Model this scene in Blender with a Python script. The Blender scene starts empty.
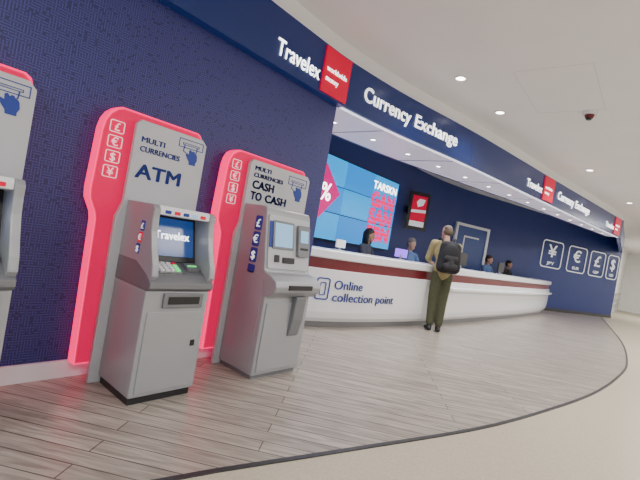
import bpy, bmesh, math, random
from mathutils import Vector, Matrix
random.seed(4)
S=bpy.context.scene
COL=S.collection
V=Vector
# ------------------------------------------------------------ materials
def mat(name,color,rough=0.5,metal=0.0,emit=None,es=0.0,spec=0.5):
    m=bpy.data.materials.new(name); m.use_nodes=True
    b=m.node_tree.nodes['Principled BSDF']
    b.inputs['Base Color'].default_value=(*color,1)
    b.inputs['Roughness'].default_value=rough
    b.inputs['Metallic'].default_value=metal
    b.inputs['Specular IOR Level'].default_value=spec
    if emit:
        b.inputs['Emission Color'].default_value=(*emit,1)
        b.inputs['Emission Strength'].default_value=es
    return m
def noisy(m,scale,amount,stretch=(1,1,1)):
    nt=m.node_tree; b=nt.nodes['Principled BSDF']
    c=tuple(b.inputs['Base Color'].default_value)[:3]
    tc=nt.nodes.new('ShaderNodeTexCoord'); mp=nt.nodes.new('ShaderNodeMapping')
    mp.inputs['Scale'].default_value=stretch
    n=nt.nodes.new('ShaderNodeTexNoise'); n.inputs['Scale'].default_value=scale; n.inputs['Detail'].default_value=3
    r=nt.nodes.new('ShaderNodeValToRGB')
    r.color_ramp.elements[0].position=0.3; r.color_ramp.elements[1].position=0.7
    r.color_ramp.elements[0].color=(*[x*(1-amount) for x in c],1)
    r.color_ramp.elements[1].color=(*[min(1,x*(1+amount)) for x in c],1)
    nt.links.new(tc.outputs['Object'],mp.inputs[0]); nt.links.new(mp.outputs[0],n.inputs['Vector'])
    nt.links.new(n.outputs['Fac'],r.inputs[0]); nt.links.new(r.outputs[0],b.inputs['Base Color'])
    return m
def math_node(nt,op,a,b=None):
    n=nt.nodes.new('ShaderNodeMath'); n.operation=op
    for i,v in enumerate((a,b)):
        if v is None: continue
        if isinstance(v,(int,float)): n.inputs[i].default_value=v
        else: nt.links.new(v,n.inputs[i])
    return n.outputs[0]
def glyph_wall(name,base,line,cell):
    m=mat(name,base,0.5); nt=m.node_tree; b=nt.nodes['Principled BSDF']
    tc=nt.nodes.new('ShaderNodeTexCoord'); sp=nt.nodes.new('ShaderNodeSeparateXYZ')
    nt.links.new(tc.outputs['Object'],sp.inputs[0])
    u=math_node(nt,'DIVIDE',sp.outputs['Y'],cell); v=math_node(nt,'DIVIDE',sp.outputs['Z'],cell)
    fu=math_node(nt,'FLOOR',u); fv=math_node(nt,'FLOOR',v)
    cb=nt.nodes.new('ShaderNodeCombineXYZ'); nt.links.new(fu,cb.inputs[0]); nt.links.new(fv,cb.inputs[1])
    wn=nt.nodes.new('ShaderNodeTexWhiteNoise'); wn.noise_dimensions='3D'; nt.links.new(cb.outputs[0],wn.inputs['Vector'])
    val=wn.outputs['Value']
    pick=math_node(nt,'GREATER_THAN',val,0.48)
    keep=math_node(nt,'LESS_THAN',val,0.93)
    ru=math_node(nt,'FRACT',u); rv=math_node(nt,'FRACT',v)
    lu=math_node(nt,'LESS_THAN',math_node(nt,'ABSOLUTE',math_node(nt,'SUBTRACT',ru,0.5)),0.22)
    lv=math_node(nt,'LESS_THAN',math_node(nt,'ABSOLUTE',math_node(nt,'SUBTRACT',rv,0.5)),0.22)
    a=math_node(nt,'MULTIPLY',lu,pick); c=math_node(nt,'MULTIPLY',lv,math_node(nt,'SUBTRACT',1.0,pick))
    f=math_node(nt,'MULTIPLY',math_node(nt,'ADD',a,c),keep)
    mx=nt.nodes.new('ShaderNodeMix'); mx.data_type='RGBA'
    mx.inputs[6].default_value=(*base,1); mx.inputs[7].default_value=(*line,1)
    nt.links.new(f,mx.inputs[0]); nt.links.new(mx.outputs[2],b.inputs['Base Color'])
    return m
def wood_mat():
    m=mat('wood_planks',(0.4,0.35,0.3),0.32); nt=m.node_tree; b=nt.nodes['Principled BSDF']
    tc=nt.nodes.new('ShaderNodeTexCoord'); mp=nt.nodes.new('ShaderNodeMapping')
    mp.inputs['Rotation'].default_value=(0,0,math.radians(-34))
    nt.links.new(tc.outputs['Object'],mp.inputs[0])
    br=nt.nodes.new('ShaderNodeTexBrick')
    br.inputs['Scale'].default_value=1.0; br.inputs['Brick Width'].default_value=2.1; br.inputs['Row Height'].default_value=0.115
    br.inputs['Mortar Size'].default_value=0.004; br.inputs['Mortar Smooth'].default_value=0.3; br.offset=0.37
    br.inputs['Color1'].default_value=(0.335,0.295,0.26,1); br.inputs['Color2'].default_value=(0.425,0.38,0.335,1)
    br.inputs['Mortar'].default_value=(0.095,0.082,0.072,1)
    nt.links.new(mp.outputs[0],br.inputs['Vector'])
    mp2=nt.nodes.new('ShaderNodeMapping'); mp2.inputs['Scale'].default_value=(1.1,13,1)
    nt.links.new(mp.outputs[0],mp2.inputs[0])
    n=nt.nodes.new('ShaderNodeTexNoise'); n.inputs['Scale'].default_value=2.4; n.inputs['Detail'].default_value=6; n.inputs['Distortion'].default_value=1.0
    nt.links.new(mp2.outputs[0],n.inputs['Vector'])
    r=nt.nodes.new('ShaderNodeValToRGB'); r.color_ramp.elements[0].position=0.34; r.color_ramp.elements[1].position=0.68
    r.color_ramp.elements[0].color=(0.64,0.62,0.61,1); r.color_ramp.elements[1].color=(1.15,1.15,1.14,1)
    nt.links.new(n.outputs['Fac'],r.inputs[0])
    mx=nt.nodes.new('ShaderNodeMix'); mx.data_type='RGBA'; mx.blend_type='MULTIPLY'; mx.inputs[0].default_value=1
    nt.links.new(br.outputs['Color'],mx.inputs[6]); nt.links.new(r.outputs[0],mx.inputs[7])
    nt.links.new(mx.outputs[2],b.inputs['Base Color'])
    return m
def terrazzo():
    m=mat('terrazzo',(0.5,0.46,0.38),0.4); nt=m.node_tree; b=nt.nodes['Principled BSDF']
    tc=nt.nodes.new('ShaderNodeTexCoord'); n=nt.nodes.new('ShaderNodeTexVoronoi'); n.inputs['Scale'].default_value=110
    nt.links.new(tc.outputs['Object'],n.inputs['Vector'])
    r=nt.nodes.new('ShaderNodeValToRGB')
    r.color_ramp.elements[0].color=(0.42,0.365,0.275,1); r.color_ramp.elements[1].color=(0.53,0.47,0.365,1)
    nt.links.new(n.outputs['Color'],r.inputs[0]); nt.links.new(r.outputs[0],b.inputs['Base Color'])
    return m
NAVYP=glyph_wall('navy_pattern',(0.013,0.015,0.098),(0.040,0.045,0.225),0.0165)
NAVY=noisy(mat('navy_paint',(0.008,0.026,0.17),0.5),3,0.06)
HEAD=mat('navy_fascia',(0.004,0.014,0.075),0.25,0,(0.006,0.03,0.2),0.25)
WHITE=mat('white_gloss',(0.82,0.83,0.86),0.2)
CEIL=noisy(mat('ceiling_paint',(0.84,0.84,0.84),0.8),2,0.015)
WALLW=noisy(mat('white_wall',(0.82,0.82,0.80),0.6),2,0.03)
BASEB=mat('baseboard_paint',(0.74,0.75,0.79),0.4)
BURG=mat('burgundy',(0.15,0.008,0.016),0.3)
PLIN=mat('plinth_grey',(0.22,0.22,0.23),0.4,0.5)
WOOD=wood_mat(); TERR=terrazzo()
DARKL=mat('dark_strip',(0.03,0.03,0.035),0.4)
SEAM=mat('seam_grey',(0.66,0.66,0.66),0.7)
SEAM2=mat('soffit_seam',(0.30,0.28,0.36),0.6)
RED=mat('red_lightbox',(0.62,0.0,0.06),0.45,0,(1.0,0.0,0.12),0.45,spec=0.15)
REDE=mat('red_lightbox_edge',(0.7,0.0,0.08),0.45,0,(1.0,0.0,0.14),1.7,spec=0.15)
REDLOGO=mat('red_logo',(0.60,0.0,0.03),0.4,0,(1.0,0.0,0.08),0.25,spec=0.2)
PANEL=mat('light_grey_panel',(0.47,0.48,0.515),0.4,0.1)
SILV=noisy(mat('silver_metal',(0.335,0.345,0.37),0.36,0.25),4,0.02)
SILVD=mat('mid_grey_metal',(0.18,0.187,0.205),0.42,0.3)
BLACK=mat('black_plastic',(0.012,0.012,0.014),0.4)
DBLUE=mat('navy_print',(0.008,0.035,0.28),0.5)
TXTW=mat('white_letters',(0.9,0.9,0.9),0.5,0,(1,1,1),1.1)
TXTW2=mat('white_print',(0.8,0.8,0.82),0.5,0,(1,1,1),0.3)
TXTP=mat('pink_print',(0.9,0.55,0.62),0.5,0,(1,0.6,0.68),0.7)
SCRB=mat('screen_navy',(0.01,0.04,0.14),0.15,0,(0.01,0.05,0.22),0.8)
SCRL=mat('screen_light_blue',(0.3,0.5,0.7),0.15,0,(0.2,0.5,0.85),0.5)
CYAN=mat('video_blue',(0.0,0.14,0.45),0.3,0,(0.0,0.33,0.98),0.85)
CYAN2=mat('video_blue_light',(0.0,0.18,0.5),0.3,0,(0.0,0.43,1.0),1.0)
PINK=mat('video_pink',(0.7,0.0,0.20),0.4,0,(1.0,0.0,0.28),0.6)
LENS=mat('lamp_lens',(1,1,1),0.3,0,(1,0.97,0.92),12)
LEDG=mat('green_led',(0.1,0.8,0.2),0.3,0,(0.1,0.9,0.2),0.8)
LEDC=mat('white_strip_light',(0.9,0.92,1),0.3,0,(0.85,0.88,1),1.3)
SOFF=mat('soffit_panel',(0.64,0.61,0.71),0.4,0,(0.80,0.75,0.95),0.30)  # soffit brightness put in as emission; the panel itself is no lamp
SKIN=mat('skin',(0.52,0.30,0.21),0.55); SKIND=mat('skin_tan',(0.40,0.22,0.15),0.55)
KHAKI=noisy(mat('khaki_shirt',(0.29,0.24,0.11),0.85),30,0.1)
OLIVE=noisy(mat('olive_trousers',(0.060,0.064,0.033),0.9),30,0.12)
BLKC=noisy(mat('black_cloth',(0.012,0.012,0.015),0.85),40,0.2)
GREYC=noisy(mat('charcoal_jacket',(0.045,0.05,0.075),0.85),40,0.2)
CHAR=mat('charcoal_cloth',(.03,.03,.034),.9)
BLUES=mat('blue_shirt',(0.08,0.15,0.32),0.8); GREYH=mat('grey_hair',(0.16,0.145,0.13),0.8)
BLKH=mat('black_hair',(0.012,0.010,0.010),0.6); BRNH=mat('brown_hair',(0.11,0.08,0.055),0.7); DKBR=mat('dark_brown_hair',(0.04,0.025,0.018),0.7)
EYEM=mat('eye_dark',(0.02,0.015,0.01),0.2); LIPM=mat('lips',(0.38,0.13,0.11),0.5)
PURP=mat('screen_violet',(0.2,0.1,0.6),0.2,0,(0.26,0.08,1.0),1.3)
STEEL=mat('brushed_steel',(0.55,0.55,0.56),0.3,0.9)
# ------------------------------------------------------------ helpers
def link(o): COL.objects.link(o); return o
def setpar(o,p):
    if p is not None:
        o.parent=p; o.matrix_parent_inverse=Matrix.Translation(p.location).inverted()
def thing(name,loc,label,category,group=None):
    e=bpy.data.objects.new(name,None); e.empty_display_size=0.1; e.location=loc
    e["label"]=label; e["category"]=category
    if group: e["group"]=group
    return link(e)
def mesh_obj(name,verts,faces,m,parent=None,smooth=False,bevel=0,label=None,struct=False):
    me=bpy.data.meshes.new(name); me.from_pydata([tuple(v) for v in verts],[],faces)
    bm=bmesh.new(); bm.from_mesh(me); bmesh.ops.recalc_face_normals(bm,faces=bm.faces)
    if bevel>0:
        es=[e for e in bm.edges if len(e.link_faces)==2 and e.calc_face_angle(0)>0.5]
        bmesh.ops.bevel(bm,geom=es,offset=bevel,segments=2,profile=0.6,affect='EDGES',clamp_overlap=True)
    bm.to_mesh(me); bm.free()
    if m: me.materials.append(m)
    if smooth:
        for p in me.polygons: p.use_smooth=True
    o=bpy.data.objects.new(name,me); link(o); setpar(o,parent)
    if label: o["label"]=label
    if struct: o["kind"]="structure"
    return o
def box(name,x,y,z,m,parent=None,bevel=0,**k):
    vs=[(a,b,c) for a in x for b in y for c in z]
    fs=[(0,1,3,2),(4,6,7,5),(0,4,5,1),(2,3,7,6),(0,2,6,4),(1,5,7,3)]
    return mesh_obj(name,vs,fs,m,parent,bevel=bevel,**k)
def frame_pt(O,R,U,a,b,n=0):
    N=R.cross(U); return O+R*a+U*b+N*n
def poly(name,pts,O,R,U,depth,m,parent=None,bevel=0,**k):
    O,R,U=V(O),V(R),V(U); n=len(pts)
    vs=[frame_pt(O,R,U,a,b,0) for a,b in pts]+[frame_pt(O,R,U,a,b,depth) for a,b in pts]
    fs=[tuple(range(n))[::-1],tuple(range(n,2*n))]+[(i,(i+1)%n,n+(i+1)%n,n+i) for i in range(n)]
    return mesh_obj(name,vs,fs,m,parent,bevel=bevel,**k)
def rrect(cx,cy,w,h,r,seg=4):
    out=[]
    for sx,sy,a0 in ((1,-1,-90),(1,1,0),(-1,1,90),(-1,-1,180)):
        for i in range(seg+1):
            a=math.radians(a0+90*i/seg)
            out.append((cx+sx*(w/2-r)+r*math.cos(a),cy+sy*(h/2-r)+r*math.sin(a)))
    return out
def ring_geo(outer,inner,d):
    n=len(outer); P=[]
    for z in (0,d):
        P+=[(a,b,z) for a,b in outer]; P+=[(a,b,z) for a,b in inner]
    F=[]
    for i in range(n):
        j=(i+1)%n
        F+=[(i,j,n+j,n+i),(2*n+i,3*n+i,3*n+j,2*n+j),(i,2*n+i,2*n+j,j),(n+i,n+j,3*n+j,3*n+i)]
    return P,F
def mapped(name,P,F,fn,m,parent=None,**k):
    return mesh_obj(name,[fn(*p) for p in P],F,m,parent,**k)
def planefn(O,R,U):
    O,R,U=V(O),V(R),V(U); N=R.cross(U)
    return lambda a,b,c:O+R*a+U*b+N*c
def ring(name,cx,cy,w,h,r,t,fn,m,parent=None,d=0.004):
    P,F=ring_geo(rrect(cx,cy,w,h,r),rrect(cx,cy,w-2*t,h-2*t,max(r-t,0.001)),d)
    return mapped(name,P,F,fn,m,parent)
def stroke(name,pts,t,fn,m,parent,closed=True,d=.003):
    P=[];F=[];n=len(pts)
    def nrm(a,b):
        v=V((b[0]-a[0],b[1]-a[1])).normalized(); return V((-v.y,v.x))
    for i in range(n):
        a=pts[i-1] if (closed or i>0) else None; b=pts[i]; c=pts[(i+1)%n] if (closed or i<n-1) else None
        ns=[]
        if a: ns.append(nrm(a,b))
        if c: ns.append(nrm(b,c))
        nn=sum(ns,V((0,0))); nn=nn.normalized() if nn.length>1e-4 else ns[0]
        for s_ in (-1,1):
            for z in (0,d): P.append((b[0]+nn.x*t/2*s_,b[1]+nn.y*t/2*s_,z))
    for i in range(n if closed else n-1):
        j=(i+1)%n; A,B=4*i,4*j
        F+=[(A+1,A+3,B+3,B+1),(A,B,B+2,A+2),(A,A+1,B+1,B),(A+2,B+2,B+3,A+3)]
    return mapped(name,P,F,fn,m,parent)
def text_geo(body,size,ext=0.003,bold=0.0,align='LEFT'):
    c=bpy.data.curves.new('t','FONT'); c.body=body; c.size=size; c.extrude=ext; c.align_x=align; c.resolution_u=4
    c.space_line=0.95; c.space_character=1.0+(bold/size)*1.2
    o=bpy.data.objects.new('t',c); link(o)
    dg=bpy.context.evaluated_depsgraph_get(); dg.update()
    me=bpy.data.meshes.new_from_object(o.evaluated_get(dg))
    P=[tuple(v.co) for v in me.vertices]; F=[tuple(p.vertices) for p in me.polygons]
    bpy.data.objects.remove(o); bpy.data.meshes.remove(me); bpy.data.curves.remove(c)
    if bold>0:
        P0,F0=P,F; P=[];F=[]
        for i,(dx,dy) in enumerate(((-1,0),(1,0),(0,1),(0,-1),(-.7,-.7),(.7,.7),(.7,-.7),(-.7,.7))):
            b=len(P); P+=[(x+dx*bold,y+dy*bold*.8,z) for x,y,z in P0]; F+=[tuple(k+b for k in f) for f in F0]
    return P,F
def text(name,body,size,fn,m,parent,bold=0.0,align='LEFT',at=(0,0),fitw=None,ext=0.003):
    P,F=text_geo(body,size,ext,bold,align)
    k=1
    if fitw:
        xs=[p[0] for p in P]; k=fitw/(max(xs)-min(xs))
    me=[fn(at[0]+x*k,at[1]+y,z+ext) for x,y,z in P]
    mm=bpy.data.meshes.new(name); mm.from_pydata([tuple(v) for v in me],[],F); mm.materials.append(m)
    o=bpy.data.objects.new(name,mm); link(o); setpar(o,parent); return o
def hermite(pts):
    ys=[p[0] for p in pts]; xs=[p[1] for p in pts]; n=len(pts)
    t=[]
    for i in range(n):
        a=max(i-1,0); b=min(i+1,n-1); t.append((xs[b]-xs[a])/(ys[b]-ys[a]))
    def f(y):
        if y<=ys[0]: return xs[0]
        if y>=ys[-1]: return xs[-1]+t[-1]*(y-ys[-1])
        for i in range(n-1):
            if y<=ys[i+1]:
                h=ys[i+1]-ys[i]; s=(y-ys[i])/h
                return (2*s**3-3*s*s+1)*xs[i]+(s**3-2*s*s+s)*h*t[i]+(-2*s**3+3*s*s)*xs[i+1]+(s**3-s*s)*h*t[i+1]
    return f
def path(f,y0,y1,n): return [(f(y0+(y1-y0)*i/n),y0+(y1-y0)*i/n) for i in range(n+1)]
def sweep(name,pth,prof,m,parent=None,smooth=False,**k):
    n=len(pth); np_=len(prof); vs=[]
    for i,(x,y) in enumerate(pth):
        a=pth[max(i-1,0)]; b=pth[min(i+1,n-1)]
        t=V((b[0]-a[0],b[1]-a[1])).normalized(); nx,ny=t.y,-t.x
        for o,z in prof: vs.append((x+nx*o,y+ny*o,z))
    fs=[]
    for i in range(n-1):
        for j in range(np_):
            k2=(j+1)%np_
            fs.append((i*np_+j,(i+1)*np_+j,(i+1)*np_+k2,i*np_+k2))
    fs.append(tuple(range(np_))); fs.append(tuple(range((n-1)*np_,n*np_))[::-1])
    return mesh_obj(name,vs,fs,m,parent,**k)
def cyl(name,c,r,h,m,parent=None,axis='Z',seg=24,r2=None,**k):
    r2=r if r2 is None else r2; vs=[];c=V(c)
    for z,rr in ((0,r),(h,r2)):
        for i in range(seg):
            a=2*math.pi*i/seg; p=(rr*math.cos(a),rr*math.sin(a),z)
            if axis=='X': p=(p[2],p[0],p[1])
            if axis=='Y': p=(p[0],p[2],p[1])
            vs.append(c+V(p))
    fs=[tuple(range(seg)),tuple(range(seg,2*seg))]+[(i,(i+1)%seg,seg+(i+1)%seg,seg+i) for i in range(seg)]
    return mesh_obj(name,vs,fs,m,parent,**k)
# ------------------------------------------------------------ curves of the place
woodx=hermite([(-1.5,0.95),(0.0,1.13),(1.03,1.34),(2.0,1.66),(3.31,2.10),(4.3,2.34),(5.67,2.60),(7.06,2.75),(8.71,2.82),(11.66,2.65),(15.05,2.24),(18.87,1.72),(20.6,1.5)])
headx=hermite([(-3,0.1),(3.0,0.1),(3.5,0.12),(4.46,0.26),(6.03,0.60),(8.8,1.08),(11.2,1.50),(14.5,2.08)])
inx=hermite([(3.4,-0.90),(5.5,-0.56),(7.5,-0.02),(9.6,0.58),(11.5,1.02),(14.4,1.74)])
cntx=hermite([(3.47,-0.90),(4.18,-0.53),(4.92,-0.31),(6.05,-0.11),(6.91,0.0),(9.24,0.17),(12.09,0.32),(14.3,0.36),(15.4,0.28)])
wallx=hermite([(3.3,-2.0),(9.0,-2.0),(10.6,-1.93),(12.0,-1.66),(13.3,-1.20),(15.2,-0.50),(17.0,0.24),(18.9,1.07),(20.6,1.84)])
# ------------------------------------------------------------ setting
box('floor',(-3.5,7),(-3.5,34),(-0.1,0),TERR,struct=True)
wp=path(woodx,-1.5,20.6,70)
vs=[(x,y,0.004) for x,y in wp]+[(-2.6,20.6,0.004),(-2.6,-1.5,0.004)]
vs2=[(x,y,-0.01) for x,y,z in vs]; n=len(vs)
mesh_obj('floor.001',vs+vs2,[tuple(range(n)),tuple(range(n,2*n))[::-1]]+[(i,(i+1)%n,n+(i+1)%n,n+i) for i in range(n)],WOOD,struct=True)
sweep('trim_1',wp,[(-0.015,0.0),(0.015,0.0),(0.015,0.008),(-0.015,0.008)],DARKL,struct=True)
box('ceiling',(-3.5,7),(-3.5,34),(3.38,3.5),CEIL,struct=True)
box('wall_left',(-2.6,0),(-3.5,3.46),(0,3.38),NAVYP,struct=True)
box('baseboard_left',(0,0.02),(-3.5,3.46),(0,0.12),BASEB,struct=True)
sweep('wall_back',path(wallx,3.46,20.6,60),[(0,0),(0,3.38),(-0.2,3.38),(-0.2,0)],NAVY,struct=True)
sweep('baseboard_back',path(wallx,16.6,20.6,20),[(0.0,0),(0.02,0),(0.02,0.12),(0.0,0.12)],DARKL,struct=True)
box('wall_far',(-0.5,7),(30,30.2),(0,3.38),WALLW,struct=True)
box('wall_far.001',(1.4,1.6),(20.8,30),(0,3.38),WALLW,struct=True)
box('wall_right',(6.8,7),(-3.5,30),(0,3.38),WALLW,struct=True)
hp=path(headx,-3,14.5,70)+[(2.02,15.8),(1.95,18),(1.86,20.4)]
sweep('trim_2',hp,[(-0.04,3.2),(-0.04,3.38),(-0.14,3.38),(-0.14,3.2)],CEIL,struct=True)
hs=path(headx,3.46,14.4,50); ins=path(inx,3.46,14.4,50); n=len(hs)
vs=[(x-0.1,y,2.70) for x,y in hs]+[(x,y,2.70) for x,y in ins]+[(x-0.1,y,2.78) for x,y in hs]+[(x,y,2.78) for x,y in ins]
fs=[]
for i in range(n-1):
    fs+=[(i,i+1,n+i+1,n+i),(2*n+i,3*n+i,3*n+i+1,2*n+i+1),(n+i,n+i+1,3*n+i+1,3*n+i),(i,2*n+i,2*n+i+1,i+1)]
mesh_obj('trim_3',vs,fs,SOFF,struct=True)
sweep('trim_4',ins,[(0,2.70),(0,3.38),(-0.05,3.38),(-0.05,2.70)],NAVY,struct=True)
# seams between soffit panels
for i,ys in enumerate([4.3+.75*2*k for k in range(7)]):
    a,b=headx(ys)-.1,inx(ys)
    box('trim_%d'%(11+i),(b+.01,a-.01),(ys,ys+.012),(2.694,2.70),SEAM2,struct=True)
# ------------------------------------------------------------ fascia sign
fs_=thing('fascia_sign',(0.1,3.4,2.7),'long curved navy fascia sign with white lettering and red logo squares','sign')
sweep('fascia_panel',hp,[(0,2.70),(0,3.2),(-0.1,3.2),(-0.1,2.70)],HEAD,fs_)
sweep('light_strip',path(headx,3.46,14.4,50),[(-0.04,2.690),(-0.04,2.70),(-0.08,2.70),(-0.08,2.690)],LEDC,fs_)
hfn=lambda a,b,c:V((headx(a)+0.002+c,a,b))
def subdiv_text(name,body,size,y0,y1,z,m,bold=0.0):
    P,F=text_geo(body,size,0.004,bold); xs=[p[0] for p in P]; k=(y1-y0)/(max(xs)-min(xs)); x0=min(xs)
    mm=bpy.data.meshes.new(name); mm.from_pydata([tuple(hfn(y0+(x-x0)*k,z+y,zz+0.012)) for x,y,zz in P],[],F); mm.materials.append(m)
    o=bpy.data.objects.new(name,mm); link(o); setpar(o,fs_)
def logo(y0,y1,z0=2.72,z1=3.18,small=True):
    P,F=[],[]
    nseg=4
    for i in range(nseg+1):
        y=y0+(y1-y0)*i/nseg
        P+=[(y,z0,0),(y,z1,0),(y,z0,0.02),(y,z1,0.02)]
    for i in range(nseg):
        a=4*i;b=4*i+4
        F+=[(a+2,b+2,b+3,a+3),(a,b,b+2,a+2),(a+1,a+3,b+3,b+1)]
    F.append((0,2,3,1)); F.append((4*nseg,4*nseg+1,4*nseg+3,4*nseg+2))
    mapped('logo_square',P,F,hfn,REDLOGO,fs_)
    w=y1-y0
    for s,zz in (('worldwide',0.22),('money',0.12)):
        P,F=text_geo(s,0.075,0.002,0.001)
        xs=[p[0] for p in P]; k=min(1,(w*0.82)/(max(xs)-min(xs)))
        mm=bpy.data.meshes.new('lettering'); mm.from_pydata([tuple(hfn(y0+w*0.09+x*k,z0+zz+y,zc+0.028)) for x,y,zc in P],[],F); mm.materials.append(TXTW)
        o=bpy.data.objects.new('lettering',mm); link(o); setpar(o,fs_)
subdiv_text('lettering','Travelex',0.21,2.38,2.98,2.80,TXTW,0.002)
logo(3.02,3.44)
subdiv_text('lettering','Currency',0.235,3.72,4.60,2.87,TXTW,0.005); subdiv_text('lettering','Exchange',0.235,4.69,5.62,2.87,TXTW,0.005)
subdiv_text('lettering','Travelex',0.20,8.0,8.7,2.82,TXTW,0.002); logo(8.75,9.25)
subdiv_text('lettering','Currency',0.23,9.5,10.43,2.87,TXTW,0.004); subdiv_text('lettering','Exchange',0.23,10.55,11.5,2.87,TXTW,0.004)
subdiv_text('lettering','Travelex',0.18,12.9,13.6,2.82,TXTW,0.002); logo(13.65,14.2)
# ------------------------------------------------------------ counter
cn=thing('service_counter',(-0.3,6,0),'long curved white service counter with burgundy stripe under the top','counter')
cp=path(cntx,3.47,15.4,60)+[(0.2,15.65),(0.08,15.9)]
sweep('countertop',cp,[(0.10,0.97),(0.12,0.985),(0.12,1.075),(0.10,1.09),(-0.45,1.09),(-0.45,0.97)],WHITE,cn)
sweep('stripe',cp,[(0.07,0.83),(0.07,0.97),(-0.38,0.97),(-0.38,0.83)],BURG,cn,label='burgundy stripe panel')
sweep('front_panel',cp,[(0.0,0.09),(0.05,0.15),(0.08,0.24),(0.09,0.34),(0.10,0.82),(0.09,0.83),(-0.38,0.83),(-0.38,0.09)],WHITE,cn)
sweep('plinth',cp,[(-0.03,0.004),(-0.03,0.09),(-0.36,0.09),(-0.36,0.004)],PLIN,cn)
sweep('shelf',path(cntx,7.3,15.3,40),[(0.09,0.66),(0.20,0.68),(0.20,0.72),(0.09,0.73)],WHITE,cn)
def cfn(a,b,c):
    t=(cntx(a+.02)-cntx(a-.02))/.04; nn=V((1,-t,0)).normalized()
    return V((cntx(a),a,b))+nn*(0.102+c)
text('lettering','Online',0.175,cfn,DBLUE,cn,0.0015,at=(4.47,0.57),fitw=0.50)
text('lettering','collection',0.175,cfn,DBLUE,cn,0.0015,at=(4.47,0.40),fitw=0.74)
text('lettering','point',0.175,cfn,DBLUE,cn,0.0015,at=(5.28,0.40),fitw=0.40)
ring('icon_frame',4.31,0.56,0.20,0.30,0.04,0.018,cfn,DBLUE,cn)
ring('icon_phone',4.31,0.56,0.09,0.18,0.02,0.014,cfn,DBLUE,cn)
# ------------------------------------------------------------ machines
YR,ZU,XR=V((0,1,0)),V((0,0,1)),V((1,0,0))
def surround(p,y0,y1,py,zt=1.87):
    h=[(y0+.08,.12),(y0+.06,1.10),(y0+.05,1.15),(y0+.03,1.19),(y0+.006,1.24),(y0,1.30),(y0+.012,1.70),(y0+.025,1.77),(y0+.05,1.82),(y0+.085,zt-.015),(y0+.12,zt),(y1-.04,zt),(y1-.01,zt-.02),(y1,zt-.05),(y1,.12)]
    poly('lightbox',h,(0.02,0,0),YR,ZU,0.095,REDE,p,label='glowing red backlit edge')
    cxm,czm=(y0+y1)/2,(.12+zt)/2
    h2=[(cxm+(a-cxm)*.968,czm+(b-czm)*.985) for a,b in h]
    poly('lightbox_face',h2,(0.115,0,0),YR,ZU,0.008,RED,p,label='deep red face with currency symbols')
    g=[(py-.03,.004),(y1,.004),(y1+.01,.1),(y1+.01,zt-.09),(y1-.03,zt-.05),(py+.04,zt-.05),(py+.01,zt-.08),(py+.005,1.25),(py-.03,1.14)]
    poly('front_panel',g,(0.14,0,0),YR,ZU,0.04,PANEL,p,bevel=0.006)
    f=planefn((0.123,0,0),YR,ZU)
    cx=(y0+py)/2+.005
    for i,s in enumerate('£€$¥'):
        z=1.73-i*.10
        ring('symbol_frame',cx,z,.095,.080,.012,.005,f,TXTP,p)
        text('symbol',s,.075,f,TXTP,p,.0,'CENTER',(cx,z-.026))
def hand_icon(p,f,cx,cz,s):
    t=.035*s
    stroke('icon_frame',[(cx+a*s,cz+b*s) for a,b in ((-.50,.12),(-.50,.42),(.50,.42),(.50,.12))],t,f,DBLUE,p)
    stroke('icon_card',[(cx+a*s,cz+b*s) for a,b in ((-.34,.28),(.34,.28),(.34,.22),(-.34,.22))],t*.8,f,DBLUE,p)
    stroke('icon_note',[(cx+a*s,cz+b*s) for a,b in ((-.26,.22),(-.30,-.02),(.02,-.14),(.24,.02),(.26,.22))],t,f,DBLUE,p,closed=False)
    pts=[(-.02,.06),(.06,.10),(.12,.02),(.17,.08),(.24,.06),(.27,-.02),(.34,-.02),(.39,-.10),(.42,-.30),(.36,-.42),(.36,-.54),(.06,-.54),(.04,-.42),(-.06,-.30),(-.16,-.14),(-.10,-.10),(.0,-.16)]
    pts=[(-.04+a*.86,b*.86) for a,b in pts]
    P=[(cx+a*s,cz+b*s,0) for a,b in pts]+[(cx+a*s,cz+b*s,.004) for a,b in pts]; n=len(pts)
    mapped('icon_hand',P,[tuple(range(n))[::-1],tuple(range(n,2*n))]+[(i,(i+1)%n,n+(i+1)%n,n+i) for i in range(n)],f,DBLUE,p)
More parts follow.
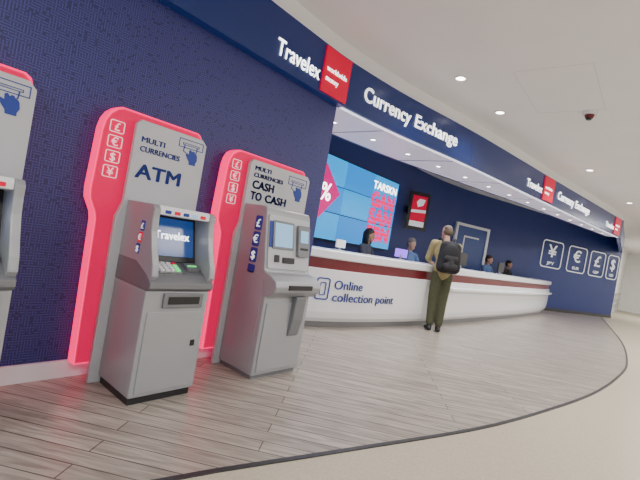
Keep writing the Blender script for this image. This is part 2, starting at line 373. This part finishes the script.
def make_atm():
    p=thing('cash_machine',(0.3,1.5,0),'silver cash machine with navy screen and glowing red surround','cash machine')
    surround(p,1.045,1.79,1.24)
    f=planefn((0.18,0,0),YR,ZU)
    text('lettering','MULTI',.052,f,DBLUE,p,.0006,at=(1.29,1.675),fitw=.17)
    text('lettering','CURRENCIES',.052,f,DBLUE,p,.0006,at=(1.29,1.61),fitw=.30)
    text('lettering','ATM',.135,f,DBLUE,p,.0035,at=(1.29,1.43),fitw=.34)
    hand_icon(p,f,1.67,1.70,.20)
    y0,y1=1.27,1.73
    box('plinth',(.19,.595),(y0+.015,y1-.015),(.004,.055),BLACK,p)
    box('cabinet',(.18,.62),(y0,y1),(.055,.735),SILV,p,bevel=.012)
    box('cabinet_door',(.61,.628),(y0+.03,y1-.03),(.08,.60),SILV,p,bevel=.006)
    poly('console',[(.18,.735),(.63,.735),(.655,.755),(.655,.79),(.60,.835),(.44,.90),(.18,.90)],(0,y1,0),XR,ZU,y1-y0,SILVD,p,bevel=.006)
    cheek=[(.18,.80),(.635,.80),(.66,.83),(.645,.90),(.60,1.00),(.565,1.10),(.555,1.18),(.56,1.24),(.53,1.268),(.18,1.268)]
    poly('side_panel',cheek,(0,y0+.045,0),XR,ZU,.045,SILV,p,bevel=.01)
    poly('side_panel',cheek,(0,y1,0),XR,ZU,.045,SILV,p,bevel=.01)
    poly('hood',[(.18,1.21),(.50,1.205),(.545,1.212),(.545,1.25),(.53,1.268),(.18,1.268)],(0,y1-.045,0),XR,ZU,y1-y0-.09,WHITE,p,bevel=.006)
    R=YR; U=V((-.09,0,.30)).normalized(); O=V((.45,0,.90))
    poly('bezel',rrect((y0+y1)/2,.16,y1-y0-.09,.32,.004),O,R,U,.01,BLACK,p)
    poly('screen',rrect((y0+y1)/2-.0,.165,.33,.26,.008),O+R.cross(U)*.01,R,U,.006,SCRB,p)
    sf=planefn(O+R.cross(U)*.016,R,U)
    text('lettering','Travelex',.078,sf,TXTW,p,.001,'CENTER',((y0+y1)/2,.15),fitw=.26)
    for i,mm in enumerate((DBLUE,REDLOGO,DBLUE,SCRL,REDLOGO)):
        poly('payment_mark',rrect(y0+.10+i*.065,1.231,.042,.022,.004,2),(.546,0,0),YR,ZU,.002,mm,p)
    U2=V((-.16,0,.065)).normalized(); O2=V((.60,0,.837))
    poly('keypad',rrect(y0+.17,.080,.17,.13,.01),O2,YR,U2,.01,STEEL,p)
    for r in range(4):
        for c in range(4):
            poly('key',rrect(y0+.113+c*.038,.037+r*.029,.028,.020,.003,1),O2+YR.cross(U2)*.01,YR,U2,.006,WHITE if c<3 else (REDLOGO if r==3 else LEDG),p)
    poly('card_slot',rrect(y1-.11,.085,.10,.085,.01),O2,YR,U2,.02,SILVD,p)
    poly('slot_light',rrect(y1-.11,.085,.07,.014,.004),O2+YR.cross(U2)*.02,YR,U2,.004,LEDG,p)
    box('dispenser_frame',(.616,.638),(y0+.12,y1-.05),(.625,.72),SILVD,p,bevel=.006)
    box('dispenser_slot',(.634,.642),(y0+.15,y1-.08),(.65,.70),BLACK,p,bevel=.003)
    box('lock',(.626,.635),(y1-.09,y1-.06),(.36,.40),BLACK,p,bevel=.003)
    for i,s in enumerate('£€$'):
        z=1.12-i*.075
        poly('currency_label',rrect(.45-.01*i,z,.048,.065,.008,2),(0,y0,0),XR,ZU,.003,DBLUE if i!=1 else REDLOGO,p)
        text('symbol',s,.055,planefn((0,y0-.003,0),XR,ZU),TXTW2,p,.0,'CENTER',(.45-.01*i,z-.02))
    return p
def copy_tree(src,dy,label):
    new=src.copy(); new.location=src.location+V((0,dy,0)); COL.objects.link(new); new["label"]=label
    for ch in [o for o in bpy.data.objects if o.parent==src]:
        c=ch.copy(); c.parent=new; c.matrix_parent_inverse=ch.matrix_parent_inverse.copy(); COL.objects.link(c)
    return new
atm=make_atm(); atm["label"]='silver cash machine marked ATM in a glowing red surround'
atm["group"]='cash machines along the navy wall'
copy_tree(atm,-1.13,'silver cash machine with card-in-hand icon on its grey panel')
def make_kiosk():
    p=thing('exchange_kiosk',(0.3,2.55,0),'grey currency exchange kiosk with side labels and red backlit surround','kiosk')
    surround(p,2.05,3.03,2.25,1.86)
    f=planefn((0.18,0,0),YR,ZU)
    text('lettering','MULTI',.052,f,DBLUE,p,.0006,at=(2.31,1.725),fitw=.19)
    text('lettering','CURRENCIES',.052,f,DBLUE,p,.0006,at=(2.31,1.665),fitw=.36)
    text('lettering','CASH',.10,f,DBLUE,p,.0028,at=(2.31,1.565),fitw=.26)
    text('lettering','TO',.10,f,DBLUE,p,.0028,at=(2.31,1.465),fitw=.13)
    text('lettering','CASH',.10,f,DBLUE,p,.0028,at=(2.48,1.465),fitw=.27)
    hand_icon(p,f,2.87,1.66,.25)
    y0,y1=2.27,2.82
    box('plinth',(.19,.595),(y0+.015,y1-.015),(.004,.04),SILVD,p)
    prof=[(.18,.04),(.62,.04),(.62,.70),(.63,.80),(.62,.86),(.56,.90),(.47,1.38),(.45,1.42),(.18,1.42)]
    poly('cabinet',prof,(0,y1,0),XR,ZU,y1-y0,SILV,p,bevel=.012)
    box('cabinet_door',(.61,.632),(y0+.03,y1-.03),(.07,.64),SILV,p,bevel=.006)
    poly('tray',[(.60,.69),(.66,.70),(.72,.75),(.735,.79),(.72,.83),(.65,.87),(.56,.89)],(0,y1+.005,0),XR,ZU,y1-y0+.01,SILV,p,bevel=.01)
    box('tray_slot',(.725,.742),(y0+.14,y1-.12),(.77,.81),BLACK,p,bevel=.004)
    poly('door_handle',[(.62,.34),(.65,.36),(.675,.50),(.68,.70),(.62,.70)],(0,y1-.10,0),XR,ZU,.13,SILVD,p,bevel=.012)
    O=V((.56,0,.90)); U=V((-.09,0,.48)).normalized(); N=YR.cross(U)
    poly('fascia',rrect((y0+y1)/2,.24,y1-y0-.05,.45,.02),O,YR,U,.012,PANEL,p)
    O2=O+N*.012
    poly('screen_bezel',rrect(y0+.19,.30,.25,.24,.01),O2,YR,U,.01,SILVD,p)
    poly('screen',rrect(y0+.19,.30,.21,.20,.006),O2+N*.01,YR,U,.004,SCRL,p)
    poly('note_acceptor',rrect(y1-.12,.27,.15,.28,.02),O2,YR,U,.03,SILVD,p)
    poly('acceptor_light',rrect(y1-.12,.31,.10,.11,.01),O2+N*.03,YR,U,.004,SCRL,p)
    poly('note_slot',rrect(y1-.12,.20,.10,.02,.006),O2+N*.03,YR,U,.004,BLACK,p)
    poly('coin_slot',rrect(y0+.12,.10,.05,.06,.006),O2,YR,U,.012,BLACK,p)
    poly('printer_slot',rrect(y0+.26,.09,.14,.05,.006),O2,YR,U,.012,BLACK,p)
    poly('name_label',rrect(y0+.045,.30,.035,.22,.006,2),O2,YR,U,.004,DBLUE,p)
    poly('side_seam',rrect(.395,.47,.36,.78,.01),(0,y0,0),XR,ZU,.003,SILV,p)
    for i,s in enumerate('£€$'):
        z=1.27-i*.135; cx=.40
        poly('currency_label',rrect(cx,z,.085,.12,.012,2),(0,y0,0),XR,ZU,.003,DBLUE,p)
        text('symbol',s,.095,planefn((0,y0-.003,0),XR,ZU),TXTW2,p,.001,'CENTER',(cx,z-.033))
    poly('currency_label',rrect(.40,.885,.085,.07,.01,2),(0,y0,0),XR,ZU,.003,DBLUE,p)
make_kiosk()
# ------------------------------------------------------------ video wall
vw=thing('video_wall',(-1.95,7.1,1.2),'nine-panel video wall with bright blue picture and pink lettering','screen')
Y0,Y1,Z0,Z1=5.30,8.42,1.20,2.78
box('mount_frame',(-1.99,-1.93),(Y0-.02,Y1+.02),(Z0-.02,Z1+.02),BLACK,vw)
pw=(Y1-Y0)/3; ph=(Z1-Z0)/3
for r in range(3):
    for c in range(3):
        box('screen_panel',(-1.93,-1.90),(Y0+c*pw+.010,Y0+(c+1)*pw-.010),(Z0+r*ph+.010,Z0+(r+1)*ph-.010),CYAN if (r+c)%2 else CYAN2,vw)
vf=planefn((-1.898,0,0),YR,ZU)
def flat(name,pts,fn,m,p,d=.004):
    n=len(pts); P=[(a,b,0) for a,b in pts]+[(a,b,d) for a,b in pts]
    return mapped(name,P,[tuple(range(n))[::-1],tuple(range(n,2*n))]+[(i,(i+1)%n,n+(i+1)%n,n+i) for i in range(n)],fn,m,p)
flat('diamond_graphic',[(5.70,1.58),(6.22,2.10),(5.70,2.60),(5.32,2.22),(5.32,1.96)],vf,PINK,vw)
text('lettering','%',.46,vf,TXTW,vw,.008,'CENTER',(5.80,1.93))
text('lettering','TARSKN',.23,vf,TXTW,vw,.006,at=(7.34,2.48),fitw=1.0)
vf2=planefn((-1.896,0,0),YR,ZU)
for i,s in enumerate(('GAN','SAN','5BN')):
    text('lettering',s,.44,vf2,PINK,vw,.034,at=(7.34,2.10-i*.37),fitw=1.0)
for i in range(11):
    flat('scan_line',[(7.32,1.37+i*.1),(8.36,1.37+i*.1),(8.36,1.385+i*.1),(7.32,1.385+i*.1)],planefn((-1.88,0,0),YR,ZU),CYAN,vw,.002)
# television
tv=thing('television',(-1.85,9.25,1.9),'black portrait display showing a red advertisement, wall mounted','television')
tN=V((.75,-.66,0)).normalized(); tR=V((-tN.y,tN.x,0)); tO=V((-1.72,9.20,2.27))
poly('casing',rrect(0,0,.52,.94,.02),tO,tR,ZU,.06,BLACK,tv)
poly('screen',rrect(0,0,.38,.76,.006),tO+tN*.06,tR,ZU,.004,REDLOGO,tv)
tf=planefn(tO+tN*.064,tR,ZU)
flat('picture_block',[(-.19,-.05),(.19,-.02),(.19,.05),(-.19,.02)],tf,TXTW2,tv); flat('picture_block',[(-.19,-.38),(.19,-.38),(.19,-.25),(-.19,-.25)],tf,TXTW2,tv)
flat('picture_block',[(-.03,.10),(.10,.16),(.14,.30),(-.01,.31),(-.08,.22)],tf,TXTW2,tv)
box('bracket',(-2.0,-1.74),(9.13,9.27),(2.2,2.36),BLACK,tv)
# ------------------------------------------------------------ door and wall signs
def wfn(off):
    def f(a,b,c):
        t=(wallx(a+.05)-wallx(a-.05))/.1; nn=V((1,-t,0)).normalized()
        return V((wallx(a),a,b))+nn*(off+c)
    return f
f=wfn(.0)
def wallbox(name,a0,a1,b0,b1,d,m,p=None,struct=False):
    P=[];F=[];N=5
    for i in range(N+1):
        a=a0+(a1-a0)*i/N; P+=[(a,b0,0),(a,b1,0),(a,b1,d),(a,b0,d)]
    for i in range(N):
        for j in range(4): F.append((4*i+j,4*i+4+j,4*i+4+(j+1)%4,4*i+(j+1)%4))
    F+=[(0,1,2,3),(4*N+3,4*N+2,4*N+1,4*N)]
    return mapped(name,P,F,f,m,p,struct=struct)
DOORM=mat('door_blue',(0.03,0.07,0.26),0.35)
d0,d1,dz=11.75,13.25,2.38
wallbox('door_1',d0+.1,d1-.1,0.005,dz-.08,.03,DOORM,struct=True)
wallbox('trim_5',d0,d0+.1,0.005,dz,.06,WHITE,struct=True); wallbox('trim_6',d1-.1,d1,0.005,dz,.06,WHITE,struct=True)
wallbox('trim_7',d0+.1,d1-.1,dz-.08,dz,.06,WHITE,struct=True)
wallbox('trim_8',d0+.45,d0+.50,0.3,dz-.35,.035,WHITE,struct=True); wallbox('trim_9',d0+.5,d1-.4,dz-.40,dz-.35,.035,WHITE,struct=True)
sg=[(16.55,'¥','JPY',1.12),(17.95,'€','EUR',1.06),(19.15,'£','GBP',.92),(20.12,'$','USD',.70)]
for y,s,c,w_ in sg:
    p=thing('currency_sign',(wallx(y),y,1.9),'white outlined square with %s symbol and small caption on navy wall'%{'¥':'yen','€':'euro','£':'pound','$':'dollar'}[s],'sign','currency signs on the back wall')
    wf=wfn(.02)
    ring('outline',y,2.04,w_,.98,.14,.035,wf,TXTW2,p,.01)
    text('symbol',s,.60,wf,TXTW2,p,.008,'CENTER',(y,1.95),fitw=.40*w_)
    text('caption',c,.15,wf,TXTW2,p,.002,'CENTER',(y,1.67),fitw=.36*w_)
# ------------------------------------------------------------ ceiling fittings
def downlight(x,y,z,r,grp,lab):
    p=thing('downlight',(x,y,z-.01),lab,'ceiling light',grp)
    n=24; P,F=ring_geo([(r*math.cos(6.2832*i/n),r*math.sin(6.2832*i/n)) for i in range(n)],[(r*.78*math.cos(6.2832*i/n),r*.78*math.sin(6.2832*i/n)) for i in range(n)],.012)
    mapped('trim_ring',P,F,lambda a,b,c:V((x+a,y+b,z-c)),WHITE,p)
    cyl('lens',(x,y,z-.006),r*.78,.005,LENS,p)
for x,y in ((0.9,4.54),(1.02,5.73),(1.75,9.04),(2.25,12.4),(3.6,3.0),(3.9,6.5),(4.0,10),(4.0,14),(3.8,18)):
    downlight(x,y,3.38,.07,'round ceiling downlights','round white recessed ceiling downlight')
    l=bpy.data.lights.new('spot','SPOT'); l.energy=95; l.spot_size=2.3; l.spot_blend=.8; l.shadow_soft_size=.08; l.color=(1,.96,.91)
    o=bpy.data.objects.new('spot_lamp',l); o.location=(x,y,3.33); link(o)
yy=3.9; i=0
while yy<14:
    xm=(headx(yy)-.1+inx(yy))/2
    downlight(xm,yy,2.70,.045,'small downlights in the canopy soffit','small round downlight set in pale canopy soffit')
    if i%2==0:
        l=bpy.data.lights.new('spot','SPOT'); l.energy=100; l.spot_size=2.2; l.spot_blend=.9; l.shadow_soft_size=.06; l.color=(.95,.95,1)
        o=bpy.data.objects.new('spot_lamp',l); o.location=(xm,yy,2.66); link(o)
    yy+=.75; i+=1
sd=thing('smoke_detector',(2.06,5.91,3.38),'round white ceiling detector with dark red sensor','smoke detector')
cyl('base',(2.06,5.91,3.34),.08,.04,WHITE,sd); cyl('sensor',(2.06,5.91,3.30),.045,.04,BURG,sd,r2=.055); cyl('cap',(2.06,5.91,3.28),.03,.02,BLACK,sd)
pn=planefn((0,0,3.38),V((1,0,0)),V((0,-1,0)))
o=ring('trim_10',1.85,-5.2,.75,1.3,.02,.005,pn,SEAM,None,.002); o["kind"]="structure"
# ------------------------------------------------------------ people
def hullcap(bm,p1,r1,p2,r2,sub=2):
    t=bmesh.new()
    for p,r in ((p1,r1),(p2,r2)):
        bmesh.ops.create_icosphere(t,subdivisions=sub,radius=r,matrix=Matrix.Translation(p))
    res=bmesh.ops.convex_hull(t,input=t.verts)
    hull=[g for g in res['geom'] if isinstance(g,bmesh.types.BMFace)]
    mp={}
    for fc in hull:
        vv=[]
        for v in fc.verts:
            key=tuple(round(c,6) for c in v.co)
            if key not in mp: mp[key]=bm.verts.new(v.co)
            vv.append(mp[key])
        try: bm.faces.new(vv)
        except ValueError: pass
    t.free()
def blob(name,items,m,voxel,parent,M,smooth=6):
    bm=bmesh.new()
    for it in items:
        if it[0]=='e':
            _,c,r=it
            bmesh.ops.create_icosphere(bm,subdivisions=3,radius=1,matrix=Matrix.Translation(c)@Matrix.Diagonal((*r,1)))
        else: hullcap(bm,V(it[0]),it[1],V(it[2]),it[3])
    bmesh.ops.recalc_face_normals(bm,faces=bm.faces)
    me=bpy.data.meshes.new('tmp'); bm.to_mesh(me); bm.free()
    o=bpy.data.objects.new('tmp',me); link(o)
    r=o.modifiers.new('r','REMESH'); r.mode='VOXEL'; r.voxel_size=voxel
    s=o.modifiers.new('s','SMOOTH'); s.factor=.5; s.iterations=smooth
    dg=bpy.context.evaluated_depsgraph_get(); dg.update()
    m2=bpy.data.meshes.new_from_object(o.evaluated_get(dg)); bpy.data.objects.remove(o)
    m2.transform(M); m2.name=name
    m2.materials.clear(); m2.materials.append(m)
    for p in m2.polygons: p.use_smooth=True
    oo=bpy.data.objects.new(name,m2); link(oo); setpar(oo,parent); return oo
def person(loc,face,J,label,skin,shirt,pants,hair,hairmode='short',fine=True,sleeve='long',bulk=1.0):
    ang=math.atan2(face[1],face[0])-math.pi/2
    M=Matrix.Translation(loc)@Matrix.Rotation(ang,4,'Z')
    p=thing('person',loc,label,'person')
    j={k:V(v) for k,v in J.items()}
    vx=.011 if fine else .016
    H=j['head']; ht=j.get('face',V((0,1,0))).normalized()
    Q=Matrix.Translation(H)@Matrix.Rotation(math.atan2(ht.y,ht.x)-math.pi/2,4,'Z')
    h=lambda x,y,z: Q@V((x,y,z))
    body=[('e',H+V((0,0,.015)),(.080,.090,.105)),(h(0,.035,-.06),.05,h(0,.05,-.085),.032),
          (j['neck'],.055,h(0,-.01,-.05),.052),(h(0,.085,.01),.012,h(0,.105,-.025),.015),
          (h(.078,0,0),.014,h(.080,-.008,.03),.016),(h(-.078,0,0),.014,h(-.080,-.008,.03),.016),
          (j['neck'],.055,j['chest'],.10),(j['chest'],.11,j['pelvis'],.11)]
    k=bulk
    sh=[('e',j['chest']+V((0,0,-.02)),(.165*k,.115*k,.20)),('e',j['pelvis']+V((0,0,.06)),(.155*k,.125*k,.15)),(j['chest'],.12*k,j['pelvis'],.13*k),(j['neck']+V((0,0,-.05)),.075,j['chest'],.11)]
    pa=[('e',j['pelvis'],(.16,.125,.12))]; so=[]
    for s in 'LR':
        S_,E,W=j['sh'+s],j['el'+s],j['wr'+s]
        body+=[(j['chest']+V((0,0,.09)),.06,S_,.05),(S_,.045,E,.036),(E,.036,W,.025)]
        sh+=[(j['neck']+V((0,0,-.07)),.065,S_,.062*k),(S_,.066*k,E,.05*k)]
        if sleeve=='long': sh.append((E,.05*k,E.lerp(W,.88),.036))
        d=(W-E).normalized(); side=1 if s=='R' else -1
        palm=W+d*.075; lat=V((side,0,0))-d*d.x*side; lat.normalize(); dn=V((0,0,-1))
        body.append((W,.026,palm,.03)); body.append((W+d*.04+lat*.018,.02,palm+lat*.022,.018)); body.append((W+d*.04-lat*.018,.02,palm-lat*.022,.018))
        for i,L in enumerate((.062,.074,.07,.055)):
            b=palm+lat*(-.028+i*.019); kk=b+d*L*.5+V((0,0,.004)); t=kk+d*L*.45+dn*.018
            body+=[(b,.011,kk,.010),(kk,.010,t,.008)]
        b=W+d*.035-lat*.03; kk=b+d*.03-lat*.025; body+=[(b,.013,kk,.011),(kk,.011,kk+d*.03,.009)]
        Hh,K,A=j['hip'+s],j['kn'+s],j['an'+s]; T=j['toe'+s]
        body+=[(j['pelvis'],.10,Hh,.085),(Hh,.08,K,.055),(K,.052,A,.036)]
        pa+=[(j['pelvis'],.11,Hh,.098),(Hh,.098,K,.074*k),(K,.074*k,A+(K-A)*.12,.058*k)]
        so+=[[(A+V((0,-.03,-.045)),.042,A+V((0,0,-.04)),.045),(A+V((0,0,-.045)),.042,T,.034),(A,.046,A+V((0,0,-.04)),.046)]]
    blob('body',body,skin,vx*.75 if fine else vx,p,M,3)
    blob('shirt',sh,shirt,vx,p,M)
    blob('trousers',pa,pants,vx,p,M)
    for s_ in so: blob('shoe',s_,BLACK,vx,p,M,3)
    hr=[('e',h(0,-.016,.048),(.092,.098,.088)),('e',h(0,-.035,.01),(.090,.085,.09))]
    if hairmode=='receding': hr=[('e',h(0,-.030,.005),(.087,.084,.078)),('e',h(0,-.02,.04),(.080,.084,.080))]
    if hairmode=='long': hr+=[(h(0,-.05,.02),.085,h(0,-.06,-.14),.07),(h(.07,-.01,.02),.03,h(.08,.0,-.14),.03),(h(-.07,-.01,.02),.03,h(-.08,.0,-.14),.03)]
    blob('hair',hr,hair,vx*.8,p,M,3)
    for sx in (-1,1):
        blob('eye',[('e',h(sx*.03,.083,.018),(.012,.008,.008))],EYEM,.004,p,M,1)
    blob('mouth',[('e',h(0,.082,-.055),(.020,.010,.006))],LIPM,.004,p,M,1)
    return p,M
stand=dict(pelvis=(0,0,1.00),chest=(0,.06,1.36),neck=(0,.10,1.55),head=(-.01,.15,1.69),face=(-.6,1,0),
 shL=(-.20,.07,1.46),shR=(.20,.07,1.46),elL=(-.235,.20,1.20),elR=(.235,.19,1.19),wrL=(-.15,.38,1.14),wrR=(.12,.40,1.14),
 hipL=(-.085,0,.94),hipR=(.085,0,.94),knL=(-.075,.03,.52),knR=(.075,.0,.52),anL=(-.075,-.03,.09),anR=(.07,-.05,.09),toeL=(-.10,.11,.036),toeR=(.09,.10,.036))
pm,MM=person((.25,6.62,.004),(-.60,.80),stand,'standing customer in khaki shirt and dark olive trousers leaning on counter',SKIN,KHAKI,OLIVE,BRNH,'receding',bulk=1.12)
bp=thing('backpack',MM@V((.02,-.30,1.06)),'large black fabric backpack worn by the standing customer','backpack')
blob('pack_body',[((-.09,-.23,1.10),.10,(.11,-.23,1.10),.10),((-.09,-.23,1.10),.10,(-.07,-.19,1.44),.09),((.11,-.23,1.10),.10,(.09,-.19,1.44),.09),((-.07,-.19,1.44),.09,(.09,-.19,1.44),.09),('e',(.01,-.24,1.26),(.17,.12,.24))],BLKC,.012,bp,MM)
blob('front_pocket',[((-.06,-.34,1.12),.055,(.08,-.34,1.12),.055),((-.055,-.335,1.25),.05,(.075,-.335,1.25),.05),((.01,-.34,1.12),.06,(.01,-.335,1.25),.05)],CHAR,.01,bp,MM)
for sx in (-1,1):
    blob('shoulder_strap',[((sx*.09,-.14,1.46),.018,(sx*.12,.02,1.58),.018),((sx*.12,.02,1.58),.018,(sx*.13,.17,1.50),.018),((sx*.13,.17,1.50),.018,(sx*.14,.21,1.3),.016)],BLKC,.008,bp,MM,2)
sit=dict(pelvis=(0,0,.71),chest=(0,.04,1.03),neck=(0,.06,1.22),head=(0,.09,1.36),
 shL=(-.18,.05,1.13),shR=(.18,.05,1.13),elL=(-.25,.14,.92),elR=(.25,.14,.92),wrL=(-.14,.36,.96),wrR=(.14,.36,.96),
 hipL=(-.09,.02,.69),hipR=(.09,.02,.69),knL=(-.12,.40,.67),knR=(.12,.40,.67),anL=(-.12,.38,.30),anR=(.12,.38,.30),toeL=(-.12,.50,.25),toeR=(.12,.50,.25))
def stool(x,y):
    p=thing('stool',(x,y,0),'round black counter stool with steel post behind the counter','stool','staff stools')
    cyl('seat',(x,y,.51),.18,.05,BLACK,p); cyl('post',(x,y,.03),.03,.48,STEEL,p); cyl('base',(x,y,.004),.20,.03,STEEL,p)
staff=[(-1.2,6.30,.06,'seated clerk with long black hair and dark blue jacket',SKIND,GREYC,BLKH,'long',(.98,.2)),
(-.98,7.62,.05,'seated clerk with short grey hair and blue shirt',SKIN,BLUES,GREYH,'short',(1,-.35)),
(-.72,11.9,.06,'seated clerk with brown hair and dark blue shirt',SKIN,BLUES,DKBR,'short',(1,-.2)),
(-.62,13.6,.04,'seated clerk with dark hair and black top',SKIND,BLKC,BLKH,'short',(1,-.2))]
for x,y,dz_,lab,sk,shm,hm,hmode,fc in staff:
    person((x,y,dz_),fc,sit,lab,sk,shm,BLKC,hm,hmode,False); stool(x,y)
# ------------------------------------------------------------ monitors
def monitor(y,off,rot,scr,w=.42,h=.27,zc=1.29):
    x=cntx(y)+off
    p=thing('monitor',(x,y,1.09),'slim flat monitor on stand on the white countertop','monitor','monitors on the counter')
    R=V((math.sin(rot),math.cos(rot),0)); N=R.cross(ZU)
    O=V((x,y,0))
    poly('casing',rrect(0,zc,w,h,.01),O,R,ZU,.025,WHITE if scr==1 else BLACK,p)
    poly('screen',rrect(0,zc,w-.03,h-.03,.004),O-N*.004,R,ZU,.004,PURP,p)
    cyl('post',(x,y,1.10),.015,.08,STEEL,p); cyl('foot',(x,y,1.091),.08,.01,STEEL,p)
monitor(4.85,-.33,.2,1,.18,.12,1.19); monitor(6.25,-.30,-2.1,0,.24,.17,1.20); monitor(8.6,-.33,.1,0); monitor(11.0,-.33,.1,0,.36,.24,1.26)
# far handrail
hr=thing('handrail',(1.65,24,0),'brushed steel triple handrail along the white corridor wall','handrail')
for z in (.35,.65,.95): box('rail',(1.66,1.70),(20.8,29),(z,z+.05),STEEL,hr)
for y in (21,23,25,27,28.8): box('post',(1.62,1.66),(y,y+.05),(.004,1.0),STEEL,hr)
# ------------------------------------------------------------ lights
def area(loc,size,e,rot=(0,0,0),col=(1,.98,.95)):
    l=bpy.data.lights.new('fill','AREA'); l.shape='RECTANGLE'; l.size=size[0]; l.size_y=size[1]; l.energy=e; l.color=col
    o=bpy.data.objects.new('added_fill_light',l); o.location=loc; o.rotation_euler=rot; link(o)  # added light without any fitting
for y,e in ((0,125),(5,135),(10,140),(16,160),(24,260)): area((4.6,y,3.34),(1.2,2.4),e)  # added row of out-of-view area lights for general brightness
area((1.6,-2.2,3.34),(1.4,1.0),70)  # added fill light near the camera, lifts machine sides and navy wall
w=bpy.data.worlds.new('w'); S.world=w; w.use_nodes=True
w.node_tree.nodes['Background'].inputs[0].default_value=(.95,.97,1,1); w.node_tree.nodes['Background'].inputs[1].default_value=1.0
# ------------------------------------------------------------ camera
a=math.radians(39.6);t=math.radians(10);pp=math.radians(.57)
r=V((math.cos(a),math.sin(a),0));u=V((0,0,1));fw=V((-math.sin(a),math.cos(a),0))
Fd=fw*math.cos(pp)-u*math.sin(pp);Ud=u*math.cos(pp)+fw*math.sin(pp)
X=r*math.cos(t)+Ud*math.sin(t);Y=-r*math.sin(t)+Ud*math.cos(t)
cd=bpy.data.cameras.new('cam'); cd.sensor_width=36; cd.lens=405/640*36; cd.clip_start=.05
co=bpy.data.objects.new('camera',cd); link(co)
mw=Matrix((X,Y,-Fd)).transposed().to_4x4(); mw.translation=V((2.96,0,1.25)); co.matrix_world=mw
S.camera=co
